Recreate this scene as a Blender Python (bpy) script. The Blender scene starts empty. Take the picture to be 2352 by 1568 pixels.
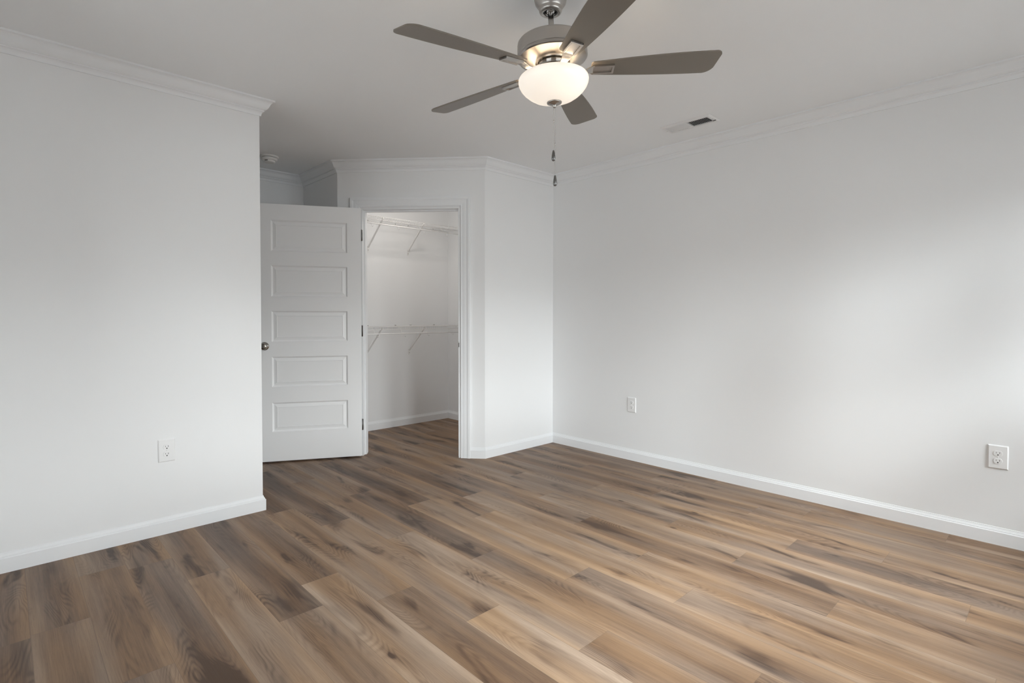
import bpy, bmesh, math, random
from math import sin, cos, pi, radians, hypot
from mathutils import Vector, Matrix
random.seed(7)
C = bpy.context.scene.collection
S = bpy.context.scene

# ------------------------------------------------------------------ camera
cam_d = bpy.data.cameras.new('camera')
cam = bpy.data.objects.new('camera', cam_d); C.objects.link(cam)
YAW, PITCH, ROLL = radians(43.7001), radians(1.2353), radians(0.0345)
fwd = Vector((sin(YAW)*cos(PITCH), cos(YAW)*cos(PITCH), -sin(PITCH)))
rt = Vector((cos(YAW), -sin(YAW), 0)); up = rt.cross(fwd)
r2 = cos(ROLL)*rt + sin(ROLL)*up; u2 = -sin(ROLL)*rt + cos(ROLL)*up
m = Matrix((r2, u2, -fwd)).transposed().to_4x4()
m.translation = Vector((-3.6744, -3.2994, 1.1721))
cam.matrix_world = m
cam_d.sensor_width = 36; cam_d.lens = 1225.5018/2352*36
cam_d.shift_y = -(784-750.3032)/2352
cam_d.clip_start = 0.02
S.camera = cam

# ------------------------------------------------------------------ light and exposure
S.view_settings.view_transform = 'Standard'; S.view_settings.look = 'None'
S.view_settings.gamma = 1; S.view_settings.use_curve_mapping = False
S.view_settings.exposure = 0.0
S.cycles.max_bounces = 10; S.cycles.diffuse_bounces = 8; S.cycles.glossy_bounces = 4
S.cycles.adaptive_threshold = 0.02
S.cycles.transparent_max_bounces = 12; S.cycles.sample_clamp_indirect = 6
S.cycles.use_denoising = True

SKY = 150.            # strength of the bright sky band
world = bpy.data.worlds.new('world'); S.world = world; world.use_nodes = True
wt = world.node_tree; wt.nodes.clear()
def wn(t, **k):
    n = wt.nodes.new(t)
    for a, b in k.items(): setattr(n, a, b)
    return n
tc = wn('ShaderNodeTexCoord'); sep = wn('ShaderNodeSeparateXYZ')
wt.links.new(tc.outputs['Generated'], sep.inputs[0])
mr = wn('ShaderNodeMapRange')
mr.inputs['From Min'].default_value = -1; mr.inputs['From Max'].default_value = 1
wt.links.new(sep.outputs['Z'], mr.inputs['Value'])
def el(z): return (sin(radians(z))+1)/2
def sky(v): return (v*TINT[0], v*TINT[1], v*TINT[2], 1)
TINT = (.966, .986, 1.024)
def sky_ramp(stops):          # (elevation, brightness): ground, dark treeline, haze over it, open sky
    r = wn('ShaderNodeValToRGB'); wt.links.new(mr.outputs[0], r.inputs[0]); e = r.color_ramp.elements
    e[0].position = el(stops[0][0]); e[0].color = sky(stops[0][1]); e[1].position = el(stops[-1][0]); e[1].color = sky(stops[-1][1])
    for z, v in stops[1:-1]: k = e.new(el(z)); k.color = sky(v)
    return r
ramp_r = sky_ramp(((-80, .022), (-12, .032), (-4, .062), (3, .063), (5.5, .105), (8.5, .225), (15.5, .205), (20, .06), (29, .29), (40, .80), (60, .85)))
ramp_g = sky_ramp(((-80, .022), (-12, .032), (-4, .062), (3, .063), (5.5, .105), (8.5, .225), (11.5, .30), (13, .60), (16.5, .56), (21, .16), (29, .29), (40, .80), (60, .85)))   # low glow added in one sector to brighten a patch of the right wall
ramp_s = sky_ramp(((-80, .032), (-12, .032), (-3, .026), (8, .022), (15, .032), (20, .120), (28, .05), (45, .15), (60, .15)))
az = wn('ShaderNodeMath', operation='SUBTRACT'); wt.links.new(sep.outputs['Y'], az.inputs[0]); wt.links.new(sep.outputs['X'], az.inputs[1])
def az_mix(f0, f1, a_, b_):
    r = wn('ShaderNodeMapRange', interpolation_type='SMOOTHSTEP'); r.inputs['From Min'].default_value = f0; r.inputs['From Max'].default_value = f1
    wt.links.new(az.outputs[0], r.inputs['Value'])
    mx = wn('ShaderNodeMix', data_type='RGBA'); wt.links.new(r.outputs[0], mx.inputs[0]); wt.links.new(a_, mx.inputs[6]); wt.links.new(b_, mx.inputs[7])
    return mx.outputs[2]
sky_col = az_mix(.0, .16, az_mix(-.34, -.18, ramp_r.outputs[0], ramp_g.outputs[0]), ramp_s.outputs[0])
bg = wn('ShaderNodeBackground'); bg.inputs['Strength'].default_value = SKY
wt.links.new(sky_col, bg.inputs['Color'])
wo = wn('ShaderNodeOutputWorld'); wt.links.new(bg.outputs[0], wo.inputs[0])

# unseen windows: rear ones inferred, side ones added to light the right wall: (wall, from, to, sill, head)
WINS = [('rear', -2.85, -2.15, 0.80, 2.04), ('rear', -1.90, -1.20, 0.80, 2.04), ('rear', -0.95, -0.25, 0.80, 2.04),
        ('side', -2.70, -2.00, 0.80, 2.04), ('side', -1.50, -0.80, 0.80, 2.04)]
for k, (w, a, b, s, h) in enumerate(WINS):
    ld = bpy.data.lights.new('window_portal', 'AREA'); ld.shape = 'RECTANGLE'
    ld.cycles.is_portal = True
    lo = bpy.data.objects.new('window_portal', ld); C.objects.link(lo)
    ld.size = b-a; ld.size_y = h-s
    if w == 'rear': lo.location = ((a+b)/2, -4.53, (s+h)/2); lo.rotation_euler = (radians(90), 0, 0)
    else: lo.location = (-4.43, (a+b)/2, (s+h)/2); lo.rotation_euler = (radians(90), 0, radians(-90))

# ------------------------------------------------------------------ materials
def mat(name, col=(.8, .8, .8), rough=.5, metal=0., spec=.5, aniso=0., bump=None):
    M = bpy.data.materials.new(name); M.use_nodes = True
    nt = M.node_tree; b = nt.nodes['Principled BSDF']
    b.inputs['Base Color'].default_value = (*col, 1); b.inputs['Roughness'].default_value = rough
    b.inputs['Metallic'].default_value = metal; b.inputs['Specular IOR Level'].default_value = spec
    b.inputs['Anisotropic'].default_value = aniso
    if bump:
        t = nt.nodes.new('ShaderNodeTexCoord'); n = nt.nodes.new('ShaderNodeTexNoise')
        n.inputs['Scale'].default_value = bump[0]; n.inputs['Detail'].default_value = 3
        nt.links.new(t.outputs['Object'], n.inputs['Vector'])
        bp = nt.nodes.new('ShaderNodeBump'); bp.inputs['Strength'].default_value = bump[1]
        bp.inputs['Distance'].default_value = bump[2]
        nt.links.new(n.outputs['Fac'], bp.inputs['Height']); nt.links.new(bp.outputs[0], b.inputs['Normal'])
    return M
m_wall = mat('wall_paint', (.865, .87, .875), .62, spec=.25, bump=(260, .05, .001))
m_ceil = mat('ceiling_paint', (.905, .918, .930), .8, spec=.1, bump=(200, .05, .001))
m_trim = mat('trim_paint', (.87, .882, .895), .38, spec=.4)
m_door = mat('door_paint', (.92, .922, .925), .40, spec=.4)
m_plate = mat('outlet_plastic', (.86, .86, .86), .35)
m_dark = mat('outlet_slot', (.015, .015, .015), .6)
m_slot = mat('outlet_blade_slot', (.10, .10, .10), .6)
m_nickel = mat('brushed_nickel', (.47, .445, .42), .32, 1., aniso=.5, bump=(700, .03, .0005))
m_nick2 = mat('polished_nickel', (.62, .61, .60), .16, 1.)
m_knob = mat('knob_nickel', (.42, .40, .37), .17, 1.)
m_hinge = mat('hinge_metal', (.20, .195, .19), .35, 1.)
m_pend = mat('pendant_pewter', (.23, .225, .22), .33, 1.)
m_wire = mat('wire_white', (.84, .83, .82), .35)
m_vent = mat('vent_white', (.82, .82, .82), .4)
m_duct = mat('duct_shade', (.02, .02, .02), .8)
m_smoke = mat('detector_plastic', (.80, .795, .78), .45)
m_screw = mat('screw_steel', (.12, .12, .12), .4, 1.)

def blade_mat():
    M = mat('blade_taupe', (.16, .14, .12), .36, spec=.6)
    nt = M.node_tree; b = nt.nodes['Principled BSDF']
    t = nt.nodes.new('ShaderNodeTexCoord'); n = nt.nodes.new('ShaderNodeTexNoise')
    n.inputs['Scale'].default_value = 3; n.inputs['Detail'].default_value = 2
    nt.links.new(t.outputs['Object'], n.inputs['Vector'])
    mx = nt.nodes.new('ShaderNodeMix'); mx.data_type = 'RGBA'
    mx.inputs[6].default_value = (.172, .147, .120, 1); mx.inputs[7].default_value = (.190, .163, .134, 1)
    nt.links.new(n.outputs['Fac'], mx.inputs[0]); nt.links.new(mx.outputs[2], b.inputs['Base Color'])
    return M
m_blade = blade_mat()

def bowl_mat():
    M = bpy.data.materials.new('frosted_glass'); M.use_nodes = True
    nt = M.node_tree; nt.nodes.clear()
    N = lambda t: nt.nodes.new(t)
    tr = N('ShaderNodeBsdfTranslucent'); tr.inputs['Color'].default_value = (1, .97, .93, 1)
    df = N('ShaderNodeBsdfPrincipled'); df.inputs['Base Color'].default_value = (.92, .90, .87, 1); df.inputs['Roughness'].default_value = .25
    mx = N('ShaderNodeMixShader'); mx.inputs[0].default_value = .12
    nt.links.new(df.outputs[0], mx.inputs[1]); nt.links.new(tr.outputs[0], mx.inputs[2])
    em = N('ShaderNodeEmission'); em.inputs['Color'].default_value = (1, .945, .87, 1); em.inputs['Strength'].default_value = BOWL_EMIT
    ad = N('ShaderNodeAddShader'); nt.links.new(mx.outputs[0], ad.inputs[0]); nt.links.new(em.outputs[0], ad.inputs[1])
    o = N('ShaderNodeOutputMaterial'); nt.links.new(ad.outputs[0], o.inputs[0])
    return M
BOWL_EMIT = .30
m_bowl = bowl_mat()

def pane_mat():
    M = bpy.data.materials.new('window_glass'); M.use_nodes = True
    nt = M.node_tree; nt.nodes.clear(); N = lambda t: nt.nodes.new(t)
    t = N('ShaderNodeBsdfTransparent'); t.inputs[0].default_value = (.95, .97, .96, 1)
    g = N('ShaderNodeBsdfGlossy'); g.inputs['Roughness'].default_value = .02
    f = N('ShaderNodeFresnel'); f.inputs[0].default_value = 1.45
    mx = N('ShaderNodeMixShader'); nt.links.new(f.outputs[0], mx.inputs[0]); nt.links.new(t.outputs[0], mx.inputs[1]); nt.links.new(g.outputs[0], mx.inputs[2])
    o = N('ShaderNodeOutputMaterial'); nt.links.new(mx.outputs[0], o.inputs[0])
    return M
m_pane = pane_mat()

def floor_mat():
    M = bpy.data.materials.new('oak_plank'); M.use_nodes = True
    nt = M.node_tree; L = nt.links; b = nt.nodes['Principled BSDF']
    def N(t, **k):
        n = nt.nodes.new(t)
        for a, v in k.items(): setattr(n, a, v)
        return n
    def math(op, a, bb=None, clamp=False):
        n = N('ShaderNodeMath', operation=op); n.use_clamp = clamp
        for i, x in enumerate((a, bb)):
            if x is None: continue
            if isinstance(x, (int, float)): n.inputs[i].default_value = x
            else: L.new(x, n.inputs[i])
        return n.outputs[0]
    uv = N('ShaderNodeUVMap', uv_map='plank'); seed = N('ShaderNodeAttribute', attribute_name='seed'); tone = N('ShaderNodeAttribute', attribute_name='tone')
    sp = N('ShaderNodeSeparateXYZ'); L.new(uv.outputs[0], sp.inputs[0])
    U, V = sp.outputs[0], sp.outputs[1]
    sd = seed.outputs['Fac']; tn = tone.outputs['Fac']
    def coords(su, sv, off):
        c = N('ShaderNodeCombineXYZ')
        L.new(math('MULTIPLY', U, su), c.inputs[0]); L.new(math('MULTIPLY', V, sv), c.inputs[1])
        L.new(math('ADD', math('MULTIPLY', sd, 53.7), off), c.inputs[2]); return c.outputs[0]
    def noise(su, sv, off, detail=2, rough=.5, dist=0):
        n = N('ShaderNodeTexNoise'); n.inputs['Scale'].default_value = 1; n.inputs['Detail'].default_value = detail
        n.inputs['Roughness'].default_value = rough; n.inputs['Distortion'].default_value = dist
        L.new(coords(su, sv, off), n.inputs['Vector']); return n.outputs['Fac']
    def mrange(x, a, bb, c=0., d=1., smooth=True):
        n = N('ShaderNodeMapRange'); n.interpolation_type = 'SMOOTHSTEP' if smooth else 'LINEAR'
        n.inputs['From Min'].default_value = a; n.inputs['From Max'].default_value = bb
        n.inputs['To Min'].default_value = c; n.inputs['To Max'].default_value = d
        L.new(x, n.inputs['Value']); return n.outputs[0]
    # smoky cloudiness along the board
    cloud = noise(9, 1.5, 0, 2.5, .5)
    smoke = mrange(noise(10.5, 2.4, 11, 2.5, .5, .5), .545, .74)
    streak = noise(75, 1.6, 23, 3, .6)
    band = noise(26, .8, 27, 2, .5)
    fine = noise(330, 7, 31, 3, .65)
    pores = mrange(noise(520, 20, 37, 1), .60, .76)
    # cathedral figure: contour lines of a stretched noise
    fld = noise(7.5, 1.35, 5, 1.5, .4, .5)
    ring = math('FRACT', math('MULTIPLY', fld, 30))
    line = mrange(math('ABSOLUTE', math('SUBTRACT', ring, .5)), .0, .40, 1, 0)
    cmask = math('ADD', math('MULTIPLY', mrange(noise(9, 2.2, 71, 1), .46, .70), .65), math('MULTIPLY', smoke, .55))
    # knots
    vor = N('ShaderNodeTexVoronoi', feature='F1'); vor.inputs['Scale'].default_value = 1
    L.new(coords(4.6, 1.9, 3.3), vor.inputs['Vector'])
    knot = mrange(vor.outputs['Distance'], .015, .062, 1, 0)
    halo = mrange(vor.outputs['Distance'], .04, .22, 1, 0)
    # boards run paler towards their long edges
    W = .1727
    side = mrange(math('ABSOLUTE', math('SUBTRACT', math('ADD', math('DIVIDE', U, W), math('MULTIPLY', math('SUBTRACT', noise(3, 1.1, 57, 1), .5), .5)), .5)), .20, .50)
    smoke = math('MULTIPLY', smoke, math('SUBTRACT', 1, math('MULTIPLY', side, .75)))
    # t: 0 dark .. 1 light
    t = math('ADD', math('MULTIPLY', tn, .84), math('MULTIPLY', math('SUBTRACT', cloud, .5), .55))
    t = math('ADD', t, math('ADD', .065, math('MULTIPLY', side, .19)))
    t = math('ADD', t, math('MULTIPLY', math('SUBTRACT', streak, .5), .34))
    t = math('ADD', t, math('MULTIPLY', math('SUBTRACT', band, .5), .42))
    t = math('ADD', t, math('MULTIPLY', math('SUBTRACT', fine, .5), .44))
    t = math('SUBTRACT', t, math('MULTIPLY', smoke, math('SUBTRACT', .46, math('MULTIPLY', tn, .10))))
    t = math('SUBTRACT', t, math('MULTIPLY', math('MULTIPLY', line, cmask), .26))
    t = math('SUBTRACT', t, math('MULTIPLY', halo, .13))
    t = math('SUBTRACT', t, math('MULTIPLY', knot, .50))
    t = math('SUBTRACT', t, math('MULTIPLY', pores, .09))
    r = N('ShaderNodeValToRGB'); L.new(t, r.inputs[0]); e = r.color_ramp.elements
    e[0].position = 0.; e[0].color = (.085, .053, .036, 1)
    e[1].position = 1.; e[1].color = (.460, .318, .208, 1)
    for p, c in ((.25, (.158, .100, .066)), (.5, (.250, .164, .106)), (.75, (.345, .232, .150))):
        k = e.new(p); k.color = (*c, 1)
    # grey-to-warm hue drift
    hue = noise(9, 1.2, 91, 1)
    hs = N('ShaderNodeHueSaturation'); L.new(r.outputs[0], hs.inputs['Color'])
    L.new(mrange(hue, .3, .7, .82, 1.12), hs.inputs['Saturation'])
    # the narrow bevelled seam between boards
    edge = math('MINIMUM', U, math('SUBTRACT', W, U))
    seam = mrange(edge, .0004, .0018, 1, 0)
    vl = N('ShaderNodeAttribute', attribute_name='length').outputs['Fac']
    endd = math('MINIMUM', V, math('SUBTRACT', vl, V))
    seam = math('MAXIMUM', seam, mrange(endd, .0004, .0018, 1, 0))
    mx = N('ShaderNodeMix', data_type='RGBA'); mx.inputs[7].default_value = (.16, .115, .082, 1)
    L.new(math('MULTIPLY', seam, .45), mx.inputs[0]); L.new(hs.outputs[0], mx.inputs[6])
    L.new(mx.outputs[2], b.inputs['Base Color'])
    L.new(mrange(fine, .2, .8, .44, .56, False), b.inputs['Roughness'])
    b.inputs['Specular IOR Level'].default_value = .30
    bp = N('ShaderNodeBump'); bp.inputs['Strength'].default_value = .12; bp.inputs['Distance'].default_value = .002
    h = math('SUBTRACT', math('MULTIPLY', fine, .35), math('ADD', seam, math('MULTIPLY', pores, .3)))
    L.new(h, bp.inputs['Height']); L.new(bp.outputs[0], b.inputs['Normal'])
    return M
m_floor = floor_mat()

# ------------------------------------------------------------------ helpers
class MB:
    """collects vertices and faces of one mesh"""
    def __init__(s, M=None): s.v = []; s.f = []; s.M = M; s.sm = []
    def add(s, vs, fs, smooth=False):
        n = len(s.v)
        s.v += [tuple(s.M @ Vector(p)) if s.M else tuple(p) for p in vs]
        s.f += [[n+i for i in f] for f in fs]; s.sm += [smooth]*len(fs); return s
    def box(s, x0, x1, y0, y1, z0, z1):
        return s.prism([(x0, y0), (x1, y0), (x1, y1), (x0, y1)], z0, z1)
    def prism(s, poly, z0, z1):
        n = len(poly)
        vs = [(x, y, z0) for x, y in poly]+[(x, y, z1) for x, y in poly]
        fs = [list(range(n))[::-1], list(range(n, 2*n))]+[[i, (i+1) % n, n+(i+1) % n, n+i] for i in range(n)]
        return s.add(vs, fs)
    def lathe(s, prof, n=48, c=(0, 0, 0), smooth=True, caps=True):
        """prof: (r, z) from one end to the other, turned about +z"""
        vs = []; fs = []
        for r, z in prof:
            for k in range(n):
                a = 2*pi*k/n; vs.append((c[0]+r*cos(a), c[1]+r*sin(a), c[2]+z))
        for i in range(len(prof)-1):
            for k in range(n):
                k2 = (k+1) % n; fs.append([i*n+k, i*n+k2, (i+1)*n+k2, (i+1)*n+k])
        if caps:
            fs.append(list(range(n))[::-1]); fs.append([(len(prof)-1)*n+k for k in range(n)])
        return s.add(vs, fs, smooth)
    def tube(s, pts, r, n=8, smooth=True):
        pts = [Vector(p) for p in pts]; vs = []; fs = []
        prev = None
        for i, p in enumerate(pts):
            d = (pts[min(i+1, len(pts)-1)]-pts[max(i-1, 0)]).normalized()
            if prev is None:
                a = Vector((0, 0, 1)) if abs(d.z) < .9 else Vector((1, 0, 0))
                prev = d.cross(a).normalized()
            x = (prev - d*prev.dot(d)).normalized(); y = d.cross(x); prev = x
            for k in range(n):
                a = 2*pi*k/n; vs.append(p+(x*cos(a)+y*sin(a))*r)
        for i in range(len(pts)-1):
            for k in range(n):
                k2 = (k+1) % n; fs.append([i*n+k, i*n+k2, (i+1)*n+k2, (i+1)*n+k])
        fs.append(list(range(n))[::-1]); fs.append([(len(pts)-1)*n+k for k in range(n)])
        return s.add(vs, fs, smooth)
    def ball(s, c, r, u=8, v=5, sx=1, sy=1, sz=1):
        vs = []; fs = []
        for i in range(1, v):
            t = pi*i/v
            for k in range(u):
                a = 2*pi*k/u; vs.append((c[0]+sx*r*sin(t)*cos(a), c[1]+sy*r*sin(t)*sin(a), c[2]+sz*r*cos(t)))
        top = len(vs); vs += [(c[0], c[1], c[2]+sz*r), (c[0], c[1], c[2]-sz*r)]
        for i in range(v-2):
            for k in range(u):
                k2 = (k+1) % u; fs.append([i*u+k, (i+1)*u+k, (i+1)*u+k2, i*u+k2])
        for k in range(u):
            k2 = (k+1) % u; fs.append([top, k, k2]); fs.append([top+1, (v-2)*u+k2, (v-2)*u+k])
        return s.add(vs, fs, True)
    def sweep(s, a, b, ma, mb, prof, zf):
        """profile (out, z) run from plan point a to b; ma, mb mitre vectors; zf maps profile z to world z"""
        n = len(prof); vs = []
        for p, mm in ((a, ma), (b, mb)):
            for o, z in prof: vs.append((p[0]+mm[0]*o, p[1]+mm[1]*o, zf(z)))
        fs = [[i, (i+1) % n, n+(i+1) % n, n+i] for i in range(n)]
        fs += [list(range(n))[::-1], list(range(n, 2*n))]
        return s.add(vs, fs)
    def build(s, name, material, parent=None, bevel=None, loc=None, autosmooth=None):
        me = bpy.data.meshes.new(name); me.from_pydata(s.v, [], s.f)
        me.polygons.foreach_set('use_smooth', s.sm)
        bm = bmesh.new(); bm.from_mesh(me); bmesh.ops.recalc_face_normals(bm, faces=bm.faces); bm.to_mesh(me); bm.free()
        me.materials.append(material); me.update()
        o = bpy.data.objects.new(name, me); C.objects.link(o)
        if parent: o.parent = parent
        if loc: o.location = loc
        if bevel:
            md = o.modifiers.new('bevel', 'BEVEL'); md.width = bevel; md.segments = 2; md.limit_method = 'ANGLE'; md.angle_limit = radians(40)
        if autosmooth is not None:
            me.set_sharp_from_angle(angle=radians(autosmooth))
        return o

def tag(o, label=None, cat=None, group=None, kind=None):
    if label: o['label'] = label
    if cat: o['category'] = cat
    if group: o['group'] = group
    if kind: o['kind'] = kind
    return o
def empty(name, loc=(0, 0, 0), rz=0):
    o = bpy.data.objects.new(name, None); C.objects.link(o)
    o.location = loc; o.rotation_euler = (0, 0, rz); o.empty_display_size = .05
    return o
def struct(o, label, cat): return tag(o, label, cat, kind='structure')

# ------------------------------------------------------------------ room shell
H = 2.44; T = .114
A = Vector((0, 0)); B = Vector((-.8263, 0)); Cc = Vector((-1.6497, .9165))
YB = 1.602; XH = -2.5551; YL = .0416; XW = -4.3; YR = -4.4
D = Vector((-1.6497, YB)); XP = -3.9; E_ = Vector((XP, YB)); E2 = Vector((XP, YL+T)); F2 = Vector((XH, YL+T)); F = Vector((XH, YL)); G = Vector((XW, YL)); Hh = Vector((XW, YR)); I = Vector((0, YR))
td = (Cc-B).normalized(); nd = Vector((-td.y, td.x))      # along the diagonal wall; nd points into the room
if nd.dot(Vector((-1, -1))) < 0: nd = -nd
LD = (Cc-B).length
def dg(s, off=0): p = B+td*s+nd*off; return (p.x, p.y)
O0, O1, OH = .2137, 1.027, 2.047                          # closet door opening: from, to, head height

def plank_floor():
    W = .1727; XS = -.680; L_ = 1.283
    rows = {-18: ([-.71], [.35, .3]), -17: ([-.69], [.4, .45]), -16: ([-.25, -1.23], [.45, .38, .5]), -15: ([-.32], [.45, .34]),
            -14: ([-.62], [.4, .66]), -13: ([-1.23], [.22, .52]), -12: ([-1.01], [.3, .66]), -11: ([-.06, -1.35], [.3, .55, .3]),
            -10: ([-.44, -1.72], [.22, .55, .82]), -9: ([.43, -.85, -2.13], [.4, .45, .66, .45]), -8: ([-.08, -1.33, -2.62], [.45, .27, .45, .45]),
            -7: ([-.5, -1.77], [.2, .66, .45]), -6: ([.34, -.93, -2.2], [.35, .5, .68, .5]), -5: ([-.61, -1.87], [.25, .62, .58]),
            -4: ([-.12, -1.39, -2.66], [.4, .42, .30, .5]), -3: ([-.95, -2.21], [.58, .62, .4]), -2: ([-.5, -1.76, -3.04], [.4, .5, .52, .5]),
            -1: ([-1.07, -2.33], [.4, .6, .28]), 0: ([-.16, -1.43, -2.7], [.4, .34, .5, .5]), 1: ([-.71, -2.0], [.35, .4, .45]),
            2: ([-1.24, -2.24], [.36, .45, .35]), 3: ([-.31, -1.59, -2.87], [.4, .38, .5, .45])}
    x_lo, x_hi, y_lo, y_hi = XW-.11, .11, YR-.11, YB+.11
    vs = []; fs = []; uvs = []; seeds = []; tones = []; lens = []
    rnd = random.Random(11)
    for r in range(-22, 5):
        x0 = XS+r*W; x1 = x0+W
        J, Tn = rows.get(r, ([-rnd.random()*1.28], [.4, .45]))
        js = list(J); ts = list(Tn)
        while js[0] < y_hi: js.insert(0, js[0]+L_); ts.insert(0, rnd.uniform(.3, .55))
        while js[-1] > y_lo: js.append(js[-1]-L_); ts.append(rnd.uniform(.3, .6))
        for k in range(len(js)-1):
            ya, yb = js[k+1], js[k]                      # this board spans ya..yb
            c0, c1 = max(ya, y_lo), min(yb, y_hi); d0, d1 = max(x0, x_lo), min(x1, x_hi)
            if c1 <= c0 or d1 <= d0: continue
            n = len(vs)
            vs += [(d0, c0, 0), (d1, c0, 0), (d1, c1, 0), (d0, c1, 0)]; fs.append([n, n+1, n+2, n+3])
            uvs += [(d0-x0, c0-ya), (d1-x0, c0-ya), (d1-x0, c1-ya), (d0-x0, c1-ya)]
            seeds.append(rnd.random()*10); tones.append(ts[k+1]); lens.append(yb-ya)
    nb = len(vs); nf = len(fs)
    vs += [(x_lo, y_lo, -.02), (x_hi, y_lo, -.02), (x_hi, y_hi, -.02), (x_lo, y_hi, -.02)]; fs.append([nb+3, nb+2, nb+1, nb])
    me = bpy.data.meshes.new('floor'); me.from_pydata(vs, [], fs)
    uvs += [(0, 0)]*4; seeds.append(0); tones.append(.4); lens.append(1)
    ul = me.uv_layers.new(name='plank')
    for lp in me.loops: ul.data[lp.index].uv = uvs[lp.vertex_index]
    for nm, arr in (('seed', seeds), ('tone', tones), ('length', lens)):
        at = me.attributes.new(nm, 'FLOAT', 'FACE'); at.data.foreach_set('value', arr)
    me.materials.append(m_floor); me.update()
    o = bpy.data.objects.new('floor', me); C.objects.link(o)
    return struct(o, 'wood plank floor in mixed brown oak tones', 'floor')
plank_floor()
struct(MB().box(XW-.11, .11, YR-.11, YB+.11, H, H+.12).build('ceiling', m_ceil), 'flat white painted ceiling', 'ceiling')

struct(MB().box(0, T, YR-.11, YB+.11, 0, H).build('wall_right', m_wall), 'long plain light grey wall on the right with two outlets', 'wall')
mB = Vector((.4459, 1.0)); B2 = B+mB*T
mC = Vector((1, .3832)); C2 = Cc+mC*T
struct(MB().prism([(0, 0), (B.x, 0), (B2.x, B2.y), (0, T)], 0, H).build('wall_corner', m_wall), 'short light grey wall between closet door and room corner', 'wall')
w = MB(); back = -T
w.prism([tuple(B), dg(O0), dg(O0, back), tuple(B2)], 0, H)
w.prism([dg(O1), tuple(Cc), tuple(C2), dg(O1, back)], 0, H)
w.prism([dg(O0), dg(O1), dg(O1, back), dg(O0, back)], OH, H)
struct(w.build('wall_diagonal', m_wall), 'angled light grey wall holding the closet doorway', 'wall')
struct(MB().prism([tuple(Cc), (Cc.x, YB), (Cc.x+T, YB), tuple(C2)], 0, H).build('wall_passage_right', m_wall), 'shaded wall on the right of the small passage behind the open door', 'wall')
struct(MB().box(XP-T, .0, YB, YB+T, 0, H).build('wall_back', m_wall), 'far wall of the closet and the passage', 'wall')
struct(MB().box(XP-T, XP, YL+T, YB, 0, H).build('wall_passage_left', m_wall), 'wall at the left end of the small passage', 'wall')
struct(MB().box(XW-.11, XH, YL, YL+T, 0, H).build('wall_left', m_wall), 'plain light grey wall on the left with one outlet', 'wall')
nwin = 0
for side, nm, lab, u0, u1 in (('rear', 'wall_rear', 'light grey wall behind the camera with windows', XW, 0), ('side', 'wall_camera_side', 'light grey wall beside the camera', YR-.11, YL)):
    wins = sorted([q for q in WINS if q[0] == side], key=lambda q: q[1])
    def bx(mb, p0, p1, d0, d1, z0, z1):       # d measured outward from the inner wall face
        if side == 'rear': mb.box(p0, p1, YR-d1, YR-d0, z0, z1)
        else: mb.box(XW-d1, XW-d0, p0, p1, z0, z1)
    w = MB(); xs = u0
    for _, a, b, s, h in wins:
        bx(w, xs, a, 0, .11, 0, H); bx(w, a, b, 0, .11, 0, s); bx(w, a, b, 0, .11, h, H); xs = b
    bx(w, xs, u1, 0, .11, 0, H)
    struct(w.build(nm, m_wall), lab, 'wall')
    for _, a, b, s, h in wins:
        nwin += 1; mid = (s+h)/2; f = MB()
        for x0, x1, z0, z1 in ((a, a+.05, s, h), (b-.05, b, s, h), (a+.05, b-.05, s, s+.055), (a+.05, b-.05, h-.05, h), (a+.05, b-.05, mid-.025, mid+.025)):
            bx(f, x0, x1, .03, .09, z0, z1)
        wo_ = struct(f.build('window_%d' % nwin, m_trim), 'white double-hung window outside the picture', 'window')
        for z0, z1 in ((s+.055, mid-.025), (mid+.025, h-.05)):
            pm = MB(); bx(pm, a+.05, b-.05, .058, .062, z0, z1); pm.build('pane', m_pane, wo_)

# crown moulding and baseboards, mitred at the corners
PC = [(0, 0), (.069, 0), (.069, .010), (.060, .0125), (.053, .018), (.048, .026), (.044, .035), (.040, .043), (.034, .051), (.027, .056), (.0215, .058), (.0215, .064),
      (.0165, .0665), (.0125, .071), (.0100, .077), (.0085, .084), (.0075, .0893), (0, .0893)]
PB = [(0, 0), (.014, 0), (.014, .0655), (.0115, .067), (.0095, .070), (.0093, .074), (.0070, .076), (.0055, .080), (.0040, .083), (.0030, .0885), (0, .089)]
loop = [A, B, Cc, D, E_, E2, F2, F, G, Hh, I]
def nrm(a, b): d = (b-a).normalized(); return Vector((-d.y, d.x))
def mit(i):
    n1 = nrm(loop[i-1], loop[i]); n2 = nrm(loop[i], loop[(i+1) % len(loop)])
    return (n1+n2)/(1+n1.dot(n2))
segn = ['corner', 'diagonal', 'passage_right', 'passage_back', 'passage_left', 'passage_near', 'left_end', 'left', 'camera_side', 'rear', 'right']
desc = ['short wall beside the room corner', 'angled closet wall', 'right wall of the shaded passage', 'end wall of the shaded passage', 'left end of the shaded passage', 'near side of the shaded passage', 'cut end of the left wall',
        'left wall', 'wall beside the camera', 'wall behind the camera', 'long right wall']
for i in range(len(loop)):
    a, b = loop[i], loop[(i+1) % len(loop)]
    ma, mb = mit(i), mit((i+1) % len(loop))
    struct(MB().sweep(a, b, ma, mb, PC, lambda z: H-z).build('trim_%d' % (i+1), m_trim), 'white crown moulding along the top of the '+desc[i], 'crown moulding')
    n = nrm(a, b)
    if segn[i] == 'diagonal':
        bb = MB(); bb.sweep(a, Vector(dg(.1195)), ma, n, PB, lambda z: z); bb.sweep(Vector(dg(1.1212)), b, n, mb, PB, lambda z: z)
        ob = bb.build('baseboard_'+segn[i], m_trim)
    else:
        ob = MB().sweep(a, b, ma, mb, PB, lambda z: z).build('baseboard_'+segn[i], m_trim)
    struct(ob, 'white baseboard along the foot of the '+desc[i], 'baseboard')
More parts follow.
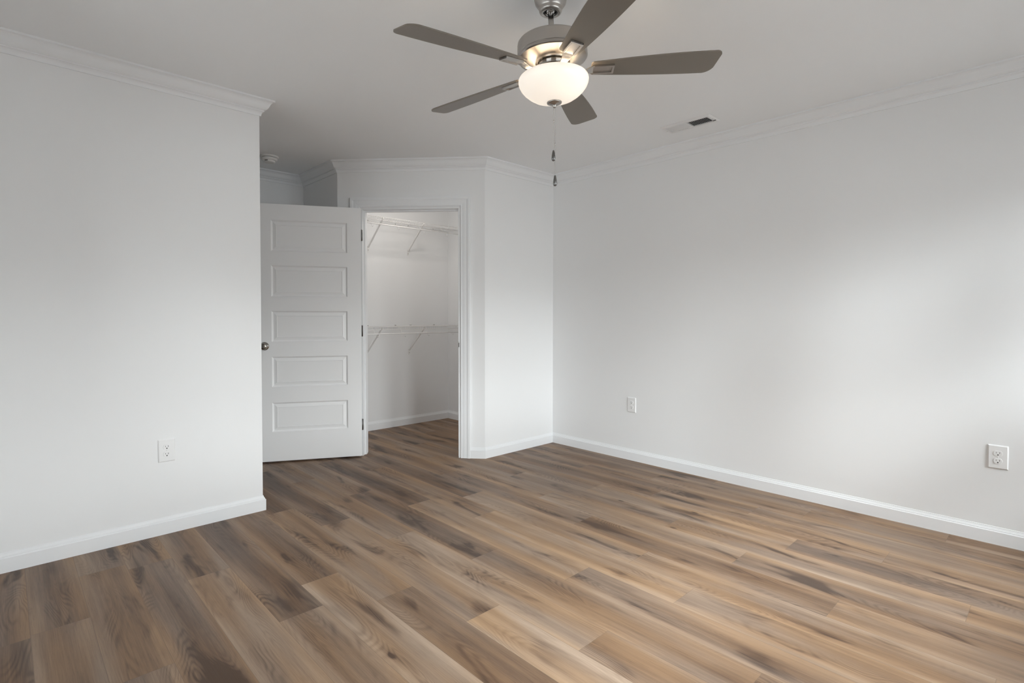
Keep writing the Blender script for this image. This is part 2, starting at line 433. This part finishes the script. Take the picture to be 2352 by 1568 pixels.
XC = Cc.x+T
cb = [Vector((0, T)), Vector((0, YB)), Vector((XC, YB)), Vector((XC, C2.y))]
bb = MB(); q = Vector((-1, -1)); q2 = Vector((1, -1))
bb.sweep(cb[0], cb[1], Vector((-1, 0)), q, PB, lambda z: z); bb.sweep(cb[1], cb[2], q, q2, PB, lambda z: z); bb.sweep(cb[2], cb[3], q2, Vector((1, 0)), PB, lambda z: z)
struct(bb.build('baseboard_closet', m_trim), 'white baseboard running round the inside of the closet', 'baseboard')

# door casing and jamb
def casing():
    prof = [(0, 0), (0, .009), (.004, .0115), (.008, .0115), (.011, .010), (.016, .0105), (.028, .0125), (.040, .0135), (.050, .0135), (.055, .0155), (.060, .0175), (.074, .0185), (.080, .017), (.080, 0)]
    rv = .0143; i0, i1, ih = O0-rv, O1+rv, OH+rv
    path = [(i0, 0, -1, 0), (i0, ih, -1, 1), (i1, ih, 1, 1), (i1, 0, 1, 0)]
    mb = MB(); n = len(prof); vs = []
    for s, z, ds, dz in path:
        for a, h in prof:
            x, y = dg(s+ds*a, h); vs.append((x, y, z+dz*a))
    fs = []
    for k in range(3):
        fs += [[k*n+i, k*n+(i+1) % n, (k+1)*n+(i+1) % n, (k+1)*n+i] for i in range(n)]
    fs += [list(range(n))[::-1], list(range(3*n, 4*n))]
    mb.add(vs, fs); return mb.build('trim_12', m_trim)
struct(casing(), 'white moulded casing around the closet doorway', 'door casing')
j = MB(); jt = .0
def jb(s0, s1, o0, o1, z0, z1): j.prism([dg(s0, o1), dg(s1, o1), dg(s1, o0), dg(s0, o0)], z0, z1)
jb(O0-.001, O0+.004, -T-.004, .0015, 0, OH); jb(O1-.004, O1+.001, -T-.004, .0015, 0, OH); jb(O0+.004, O1-.004, -T-.004, .0015, OH-.004, OH+.001)
jb(O0+.004, O0+.014, -.078, -.042, 0, OH-.004); jb(O1-.014, O1-.004, -.078, -.042, 0, OH-.004); jb(O0+.014, O1-.014, -.078, -.042, OH-.014, OH-.004)
jamb = struct(j.build('trim_13', m_trim), 'white door jamb with stop lining the closet doorway', 'door jamb')
sp = MB(); sp.prism([dg(O0+.0035, -.002), dg(O0+.0062, -.002), dg(O0+.0062, -.034), dg(O0+.0035, -.034)], .902, .957)
sp.prism([dg(O0-.0015, .004), dg(O0+.0062, .004), dg(O0+.0062, -.002), dg(O0-.0015, -.002)], .912, .947)
tag(sp.build('strike_plate', m_hinge, jamb), 'dark metal strike plate')

# ------------------------------------------------------------------ the open closet door
DW, DH, DZ = .795, 2.032, .0138
door_ang = radians(151.5)
def door():
    pan = [(1.677, 1.920), (1.319, 1.564), (.962, 1.205), (.604, .843), (.247, .479)]
    cs = [0, .110, .682, DW]; zs = [DZ]
    for z0, z1 in sorted(pan): zs += [z0, z1]
    zs.append(DZ+DH)
    mb = MB(); th = .035
    for face in (0, 1):
        def P(x, z, d): return (x, -d, z) if face == 0 else (x, -th+d, z)
        for c in range(3):
            for r in range(len(zs)-1):
                x0, x1, z0, z1 = cs[c], cs[c+1], zs[r], zs[r+1]
                if c == 1 and r % 2 == 1:
                    rings = [(0, 0), (.004, .006), (.0105, .0112), (.014, .0115), (.0385, .0040), (.0400, .0072), (.0425, .0072)]
                    vs = []
                    for ins, dp in rings:
                        vs += [P(x0+ins, z0+ins, dp), P(x1-ins, z0+ins, dp), P(x1-ins, z1-ins, dp), P(x0+ins, z1-ins, dp)]
                    fs = []
                    for k in range(len(rings)-1):
                        for q in range(4): fs.append([k*4+q, k*4+(q+1) % 4, (k+1)*4+(q+1) % 4, (k+1)*4+q])
                    fs.append([(len(rings)-1)*4+q for q in range(4)])
                    mb.add(vs, fs)
                else:
                    mb.add([P(x0, z0, 0), P(x1, z0, 0), P(x1, z1, 0), P(x0, z1, 0)], [[0, 1, 2, 3]])
    z0, z1 = DZ, DZ+DH
    for q in ([(0, 0, z0), (0, -th, z0), (0, -th, z1), (0, 0, z1)], [(DW, 0, z0), (DW, 0, z1), (DW, -th, z1), (DW, -th, z0)],
              [(0, 0, z1), (0, -th, z1), (DW, -th, z1), (DW, 0, z1)], [(0, 0, z0), (DW, 0, z0), (DW, -th, z0), (0, -th, z0)]):
        mb.add(q, [[0, 1, 2, 3]])
    o = mb.build('door_1', m_door)
    bm = bmesh.new(); bm.from_mesh(o.data); bmesh.ops.remove_doubles(bm, verts=bm.verts, dist=1e-5); bmesh.ops.recalc_face_normals(bm, faces=bm.faces); bm.to_mesh(o.data); bm.free()
    o.location = (-1.5415, .7213, 0); o.rotation_euler = (0, 0, door_ang)
    struct(o, 'white five-panel closet door standing open', 'door')
    # knob on both faces
    kx, kz = .733, .928
    prof = [(.0, 0), (.0325, 0), (.0325, .004), (.030, .007), (.014, .010), (.011, .014), (.011, .026), (.017, .031), (.0235, .037), (.0268, .045), (.0262, .052), (.022, .058), (.012, .0615), (.0, .062)]
    for sgn, y in ((1, 0.), (-1, -.035)):
        M = Matrix.Translation((kx, y, kz)) @ Matrix.Rotation(-sgn*pi/2, 4, 'X')
        k = MB(M).lathe(prof, 40, caps=False).build('door_knob', m_knob, o)
        tag(k, 'round satin metal knob')
    for z in (1.826, 1.043, .272):
        hb = MB()
        hb.lathe([(.0, -.046), (.0052, -.046), (.0052, .046), (0, .046)], 12, (-.0045, -.004, z), caps=False)
        hb.box(-.0012, .0004, -.030, -.004, z-.044, z+.044)
        hb.box(-.012, -.0045, -.0055, -.0035, z-.044, z+.044)
        tag(hb.build('hinge', m_hinge, o), 'dark metal hinge')
door()

# ------------------------------------------------------------------ outlets
def outlet(label, pos, rz, group):
    """local +y faces the room"""
    r = tag(empty('wall_outlet', pos, rz), label, 'outlet', group)
    w, h = .0395, .0605
    p = MB(); rings = [(0, .0), (0, .0025), (.0045, .0062)]; vs = []
    for ins, d in rings: vs += [(-w+ins, d, -h+ins), (w-ins, d, -h+ins), (w-ins, d, h-ins), (-w+ins, d, h-ins)]
    fs = [[0, 1, 2, 3][::-1], [8, 9, 10, 11]]
    for k in range(2): fs += [[k*4+q, k*4+(q+1) % 4, k*4+4+(q+1) % 4, k*4+4+q] for q in range(4)]
    p.add(vs, fs).build('cover_plate', m_plate, r)
    for sg in (1, -1):
        rec = MB(); n = 28; pts = []
        for k in range(n):
            a = 2*pi*k/n; x = .0172*cos(a); z = max(-.0135, min(.0135, .0172*sin(a))); pts.append((x, z))
        vs = [(x, .0058, z+sg*.0195) for x, z in pts]+[(x*.97, .0085, z*.97+sg*.0195) for x, z in pts]
        fs = [list(range(n))[::-1], list(range(n, 2*n))]+[[k, (k+1) % n, n+(k+1) % n, n+k] for k in range(n)]
        ro = rec.add(vs, fs).build('receptacle', m_plate, r)
        zc = sg*.0195
        sl = MB(); sl.box(-.0075, -.0053, .0080, .0088, zc-.001, zc+.0075); sl.box(.0053, .0072, .0080, .0088, zc, zc+.0068)
        sl.build('slot', m_slot, ro)
        gs = MB(Matrix.Translation((0, .0080, zc-.0072)) @ Matrix.Rotation(-pi/2, 4, 'X')).lathe([(0, 0), (.0030, 0), (.0030, .0009), (0, .0009)], 14, caps=False)
        gs.build('ground_hole', m_dark, ro)
    sc = MB(Matrix.Translation((0, .0060, 0)) @ Matrix.Rotation(-pi/2, 4, 'X')).lathe([(0, 0), (.003, 0), (.0026, .0012), (0, .0014)], 12, caps=False)
    sc.build('screw', m_plate, r)
    return r
GO = 'wall outlets'
outlet('white duplex outlet low on the left wall', (-3.046, YL, .447), pi, GO)
outlet('white duplex outlet low on the right wall, near the room corner', (0, -.859, .449), pi/2, GO)
outlet('white duplex outlet low on the right wall, nearest the camera', (0, -3.055, .449), pi/2, GO)

# ------------------------------------------------------------------ closet wire shelves
def wire_shelf(label, zt, braces, hooks, clips, loc_name='wire_shelf'):
    r = tag(empty(loc_name, (-.76, YB, zt)), label, 'shelf', 'closet wire shelves')
    x0, x1 = XC+.004-(-.76), -.004+.76; dp = .305
    wr = .0022
    d = MB()
    n = int((x1-x0)/.0254)
    for k in range(n+1):
        x = x0+.01+(x1-x0-.02)*k/n
        d.tube([(x, -.006, 0), (x, -dp+.003, 0), (x, -dp, -.003), (x, -dp, -.030)], .0014, 5)
    for y, z, rr in ((-.008, -.003, wr), (-.15, -.0035, .0018), (-dp+.001, .0, .0026), (-dp-.002, -.030, .0026)):
        d.tube([(x0, y, z), (x1, y, z)], rr, 8)
    d.build('wire_deck', m_wire, r)
    MB().tube([(x0, -dp+.004, -.070), (x1, -dp+.004, -.070)], .0058, 10).build('hanging_rod', m_wire, r)
    for bx in braces:
        x = bx+.76; b = MB()
        p0 = Vector((x, -dp+.006, -.012)); p1 = Vector((x, -.010, -.262))
        dv = (p1-p0).normalized(); nn = Vector((0, dv.z, -dv.y)); w_, t_ = .0065, .0045
        vs = []
        for p in (p0, p1):
            for a, c in ((-1, -1), (1, -1), (1, 1), (-1, 1)): vs.append(p+Vector((a*w_, 0, 0))+nn*(c*t_))
        b.add(vs, [[0, 1, 2, 3], [7, 6, 5, 4], [0, 4, 5, 1], [1, 5, 6, 2], [2, 6, 7, 3], [3, 7, 4, 0]])
        b.box(x-.0075, x+.0075, -.006, -.0005, -.310, -.250)
        b.box(x-.007, x+.007, -dp-.003, -dp+.014, -.016, -.006)
        bo = b.build('brace', m_wire, r)
        MB(Matrix.Translation((x, -.006, -.290)) @ Matrix.Rotation(pi/2, 4, 'X')).lathe([(0, 0), (.0035, 0), (.003, .002), (0, .0022)], 10, caps=False).build('screw', m_screw, bo)
    for hx in hooks:
        x = hx+.76; pts = [(x, -.16, -.006), (x, -.19, -.012), (x, -.235, -.060)]
        yc, zc, rr = -dp+.004, -.074, .021
        for k in range(9):
            a = radians(10-k*24); pts.append((x, yc+rr*cos(a)*.8+.006, zc+rr*sin(a)-.006))
        pts = pts[:-1]
        MB().tube(pts, .0021, 6).build('rod_hook', m_wire, r)
    for cx_ in clips:
        x = cx_+.76
        c = MB(); c.box(x-.007, x+.007, -.013, -.0005, -.006, .014)
        co = c.build('wall_clip', m_wire, r)
        MB(Matrix.Translation((x, -.013, .007)) @ Matrix.Rotation(pi/2, 4, 'X')).lathe([(0, 0), (.004, 0), (.003, .002), (0, .0022)], 10, caps=False).build('screw', m_screw, co)
    return r
wire_shelf('upper white wire closet shelf with hanging rod, high on the wall', 2.118, (-1.0, -.53), (-1.11, -.822, -.52, -.232), (-1.0, -.687, -.53, -.21))
wire_shelf('lower white wire closet shelf with hanging rod, at waist height', 1.060, (-1.015, -.52), (-1.06, -.754, -.47, -.159), (-1.01, -.69, -.505, -.2))

# small flush lamp on the closet ceiling, above the doorway
cl = tag(empty('closet_light', (-.85, .85, H)), 'small round white flush lamp on the closet ceiling', 'ceiling light')
MB().lathe([(0, 0), (.085, 0), (.085, -.018), (.075, -.022), (0, -.022)], 32, caps=False).build('base', m_trim, cl)
M_ = bpy.data.materials.new('closet_lamp_diffuser'); M_.use_nodes = True
_b = M_.node_tree.nodes['Principled BSDF']; _b.inputs['Base Color'].default_value = (.9, .88, .85, 1)
_b.inputs['Emission Color'].default_value = (1, .94, .87, 1); _b.inputs['Emission Strength'].default_value = 74
MB().lathe([(.072, -.022), (.070, -.034), (.055, -.046), (.03, -.052), (0, -.054)], 32, caps=False).build('diffuser', M_, cl)

# ------------------------------------------------------------------ ceiling register
def vent():
    x0, x1, y0, y1 = -.443, -.290, -1.708, -1.362
    r = tag(empty('ceiling_vent', ((x0+x1)/2, (y0+y1)/2, H)), 'white rectangular air vent in the ceiling, half of it open and dark', 'vent')
    cx, cy = (x0+x1)/2, (y0+y1)/2; hx, hy = (x1-x0)/2, (y1-y0)/2
    fr = MB(); rings = [(0, 0), (0, -.002), (.008, -.009), (.024, -.010), (.026, -.0085), (.026, 0)]; vs = []
    for ins, z in rings: vs += [(-hx+ins, -hy+ins, z), (hx-ins, -hy+ins, z), (hx-ins, hy-ins, z), (-hx+ins, hy-ins, z)]
    fs = []
    for k in range(len(rings)-1): fs += [[k*4+q, k*4+(q+1) % 4, k*4+4+(q+1) % 4, k*4+4+q] for q in range(4)]
    fr.add(vs, fs); fr.box(-hx+.024, hx-.024, -.006, .006, -.0095, -.0005)
    fr.build('frame', m_vent, r)
    MB().box(-hx+.026, hx-.026, -hy+.026, hy-.026, -.0016, -.0004).build('duct_shade_plate', m_duct, r)  # flat black plate under the ceiling, painted in place of the duct's shade
    ih = hy-.026; n = 11
    for sgn in (1, -1):
        for k in range(n):
            y = sgn*(.010+(ih-.012)*(k+.5)/n); a = -radians(38)*sgn
            s = MB(Matrix.Translation((0, y, -.0058)) @ Matrix.Rotation(a, 4, 'X'))
            wd = .0057 if sgn > 0 else .0034
            s.box(-hx+.025, hx-.025, -wd, wd, -.0004, .0004)
            s.build('louver', m_vent, r)
    lv = MB(); lv.box(.030, .036, -hy+.006, -hy+.024, -.013, -.009); lv.build('lever', m_screw, r)
    for yy in (hy-.012, -hy+.012):
        MB(Matrix.Translation((0, yy, -.0098))).lathe([(0, 0), (.004, 0), (.003, -.002), (0, -.0022)], 10, caps=False).build('screw', m_vent, r)
vent()

# ------------------------------------------------------------------ smoke detector
sd_ = tag(empty('smoke_detector', (-2.112, 1.146, H)), 'round white smoke detector on the ceiling behind the left wall edge', 'smoke detector')
MB().lathe([(0, 0), (.070, 0), (.070, -.006), (.066, -.012), (.0, -.012)], 48, caps=False).build('base', m_smoke, sd_)
MB().lathe([(0, -.012), (.056, -.012), (.056, -.0155), (0, -.0155)], 40, caps=False).build('shadow_gap', m_dark, sd_)
MB().lathe([(0, -.0155), (.060, -.0155), (.061, -.022), (.056, -.032), (.046, -.036), (.043, -.036), (.0425, -.046), (.036, -.050), (0, -.051)], 48, caps=False).build('body', m_smoke, sd_, autosmooth=30)
MB(Matrix.Rotation(radians(-140), 4, 'Z')).box(.0415, .0440, -.012, .012, -.043, -.038).build('sensor_slot', m_dark, sd_)

# ------------------------------------------------------------------ ceiling fan
FX, FY = -2.0912, -1.8615
fan = tag(empty('ceiling_fan', (FX, FY, H)), 'five-blade brushed nickel ceiling fan with lit white glass bowl', 'ceiling fan')
vx = Vector((sin(YAW), cos(YAW), 0)); rx = Vector((cos(YAW), -sin(YAW), 0))
PIV = Vector((0, 0, -.06))
TM = Matrix.Translation(PIV) @ Matrix.Rotation(.0138, 4, rx) @ Matrix.Rotation(-.045, 4, vx) @ Matrix.Translation(-PIV)
# everything under the hanger ball leans by this small amount (TM); z measured from the ceiling
can = MB().lathe([(0, 0), (.066, 0), (.066, -.006), (.0645, -.010), (.0640, -.026), (.061, -.038), (.054, -.048), (.048, -.054), (.0455, -.060), (.0450, -.068), (.042, -.074), (.037, -.077), (.030, -.077), (.027, -.074), (.024, -.066)], 64, caps=False)
can.build('canopy', m_nickel, fan, autosmooth=35)
MB().ball((0, 0, -.058), .022, 24, 14).build('hanger_ball', m_nick2, fan)
MB().lathe([(.0225, -.074), (.0280, -.0745), (.0280, -.070), (.0225, -.070)], 32, caps=False).build('canopy_ring', m_dark, fan)
MB(TM).lathe([(0, -.055), (.0108, -.055), (.0108, -.186), (0, -.186)], 24, caps=False).build('downrod', m_nickel, fan)
hz = lambda z: z-H
mot = MB(TM).lathe([(0, hz(2.262)), (.030, hz(2.262)), (.105, hz(2.2605)), (.124, hz(2.257)), (.131, hz(2.253)), (.1325, hz(2.2495)), (.1355, hz(2.2475)), (.1370, hz(2.240)), (.1382, hz(2.218)), (.1382, hz(2.202)), (.1368, hz(2.200)),
                        (.1368, hz(2.197)), (.1384, hz(2.195)), (.1384, hz(2.190)), (.1350, hz(2.1855)), (.126, hz(2.1825)), (.112, hz(2.1775)), (.098, hz(2.1735)), (.084, hz(2.1705)), (.073, hz(2.1695)), (.0685, hz(2.1700)), (.068, hz(2.182)), (0, hz(2.182))], 96, caps=False)
mot.build('motor_housing', m_nickel, fan, autosmooth=32)
fw = MB(TM); fw.lathe([(0, hz(2.181)), (.0585, hz(2.181)), (.0600, hz(2.168)), (.0600, hz(2.1525)), (0, hz(2.1525))], 20, caps=False, smooth=False)
fw.build('flywheel', m_nick2, fan)
MB(TM).lathe([(0, hz(2.1525)), (.052, hz(2.1525)), (.056, hz(2.149)), (.056, hz(2.140)), (.070, hz(2.137)), (.074, hz(2.130)), (.058, hz(2.122)), (.030, hz(2.118)), (0, hz(2.118))], 48, caps=False).build('light_fitter', m_nickel, fan)
zb = 2.143; PT = .200; PH = 4.248
def ogrid(outl, z0, z1, f):
    n = len(outl); vs = [f(r, t, z1) for r, t in outl]+[f(r, t, z0) for r, t in outl]
    fs = [list(range(n)), list(range(n, 2*n))[::-1]]+[[i, n+i, n+(i+1) % n, (i+1) % n] for i in range(n)]
    return vs, fs
def arc(c, r, a0, a1, n=7): return [(c[0]+r*cos(radians(a0+(a1-a0)*k/(n-1))), c[1]+r*sin(radians(a0+(a1-a0)*k/(n-1)))) for k in range(n)]
outl = [(.150, -.032), (.158, -.038)]
for k in range(1, 13):
    q = k/12; outl.append((.158+q*(.615-.158), -.038-.029*sin(min(1, q*1.05)*pi/2)))
outl += arc((.627, -.045), .0225, -90, -2, 9) + arc((.598, .018), .046, 14, 82, 10)
for k in range(1, 10):
    q = k/10; outl.append((.600-q*(.600-.158), .0636-.0256*q**1.7))
outl += [(.158, .038), (.150, .032)]
for k in range(5):
    a = PH+k*2*pi/5
    RZ = Matrix.Rotation(a, 4, 'Z')
    def f(r, t, z, tw=1.):
        p = PT*tw
        return (r, t*cos(p)+z*sin(p), hz(zb)-t*sin(p)+z*cos(p))
    b = MB(TM @ RZ)
    vs, fs = ogrid(outl, -.003, .003, f); b.add(vs, fs)
    bo = b.build('blade', m_blade, fan, bevel=.0012)
    # blade iron: curved arm up from the flywheel and a plate with a raised rim under the blade root
    ir = MB(TM @ RZ)
    st = [(.046, .011, .0055, 0), (.060, .0115, .0045, 0), (.074, .012, -.0025, .05), (.090, .012, -.0125, .15), (.108, .0125, -.0175, .35), (.126, .0145, -.0165, .6), (.143, .018, -.0110, .9), (.158, .0225, -.0074, 1.), (.240, .0245, -.0072, 1.)]
    th = .0046; vs = []
    for r, w_, z, tw in st:
        for t, zz in ((-w_, z), (w_, z), (w_, z+th-.0004), (-w_, z+th-.0004)): vs.append(f(r, t, zz, tw))
    n = len(st); fs = [[0, 1, 2, 3], [(n-1)*4+q for q in range(4)][::-1]]
    for i in range(n-1): fs += [[i*4+q, i*4+(q+1) % 4, (i+1)*4+(q+1) % 4, (i+1)*4+q] for q in range(4)]
    ir.add(vs, fs)
    def bar(r0, r1, t0, t1, z0, z1):
        vs = [f(*q) for q in ((r0, t0, z0), (r1, t0, z0), (r1, t1, z0), (r0, t1, z0), (r0, t0, z1), (r1, t0, z1), (r1, t1, z1), (r0, t1, z1))]
        ir.add(vs, [[0, 1, 2, 3], [4, 5, 6, 7], [0, 1, 5, 4], [1, 2, 6, 5], [2, 3, 7, 6], [3, 0, 4, 7]])
    bar(.160, .240, -.0245, -.0165, -.012, -.003); bar(.160, .240, .0165, .0245, -.012, -.003); bar(.232, .240, -.0165, .0165, -.012, -.003)
    ir.build('blade_iron', m_nickel, bo, bevel=.0008)
# frosted bowl, open at the top
prof = [(.128, hz(2.1160)), (.1345, hz(2.1125)), (.1385, hz(2.106)), (.1395, hz(2.0985)), (.1375, hz(2.088)), (.131, hz(2.074)), (.119, hz(2.0590)), (.103, hz(2.0450)), (.084, hz(2.0330)), (.062, hz(2.0245)), (.038, hz(2.0190)), (.012, hz(2.0170))]
inner = [(max(.001, r-.003), z+.0028) for r, z in prof[::-1]]
MB(TM).lathe(prof+inner+[prof[0]], 72, caps=False).build('glass_bowl', m_bowl, fan)
MB(TM).lathe([(0, hz(2.026)), (.020, hz(2.0235)), (.0285, hz(2.0195)), (.0300, hz(2.0160)), (.0285, hz(2.0125)), (.022, hz(2.0095)), (.0075, hz(2.0080)), (.0070, hz(2.0020)), (.0055, hz(1.9960)), (.003, hz(1.9945)), (0, hz(1.9945))], 40, caps=False).build('finial', m_nickel, fan)
base = TM @ Vector((0, 0, hz(1.997)))
def chain(dx, ztop, zend, zconn):
    # hangs plumb; dx along the picture's right
    ox = base+rx*dx; ch = MB(); z = ztop; rr = .00115
    while z > zend: ch.ball((ox.x, ox.y, z), rr, 6, 4); z -= .0030
    ch.tube([(ox.x, ox.y, ztop), (ox.x, ox.y, zend)], .0004, 4)
    ch.ball((ox.x, ox.y, zconn), .0022, 8, 6, sz=2.2)
    co = ch.build('pull_chain', m_nick2, fan)
    L_ = .041
    pn = MB().lathe([(0, zend+.003), (.0032, zend+.002), (.0046, zend-.004), (.0066, zend-.016), (.0078, zend-.028), (.0072, zend-.0345), (.0052, zend-.039), (0, zend-.041)], 20, (ox.x, ox.y, 0), caps=False)
    tag(pn.build('pull_pendant', m_pend, co), 'dark teardrop pull')
chain(-.0035, hz(1.999), hz(1.826), hz(1.945))
chain(.0028, hz(1.995), hz(1.727), hz(1.854))
# the lamps inside the bowl
for off, pw in ((rx*.058-vx*.050, 1.15), (-rx*.058+vx*.050, .45)):
    ld = bpy.data.lights.new('fan_bulb', 'POINT'); ld.energy = pw; ld.color = (1, .78, .52); ld.shadow_soft_size = .022
    lo = bpy.data.objects.new('fan_bulb', ld); C.objects.link(lo); lo.parent = fan
    lo.location = TM @ (Vector((0, 0, hz(2.100)))+off)
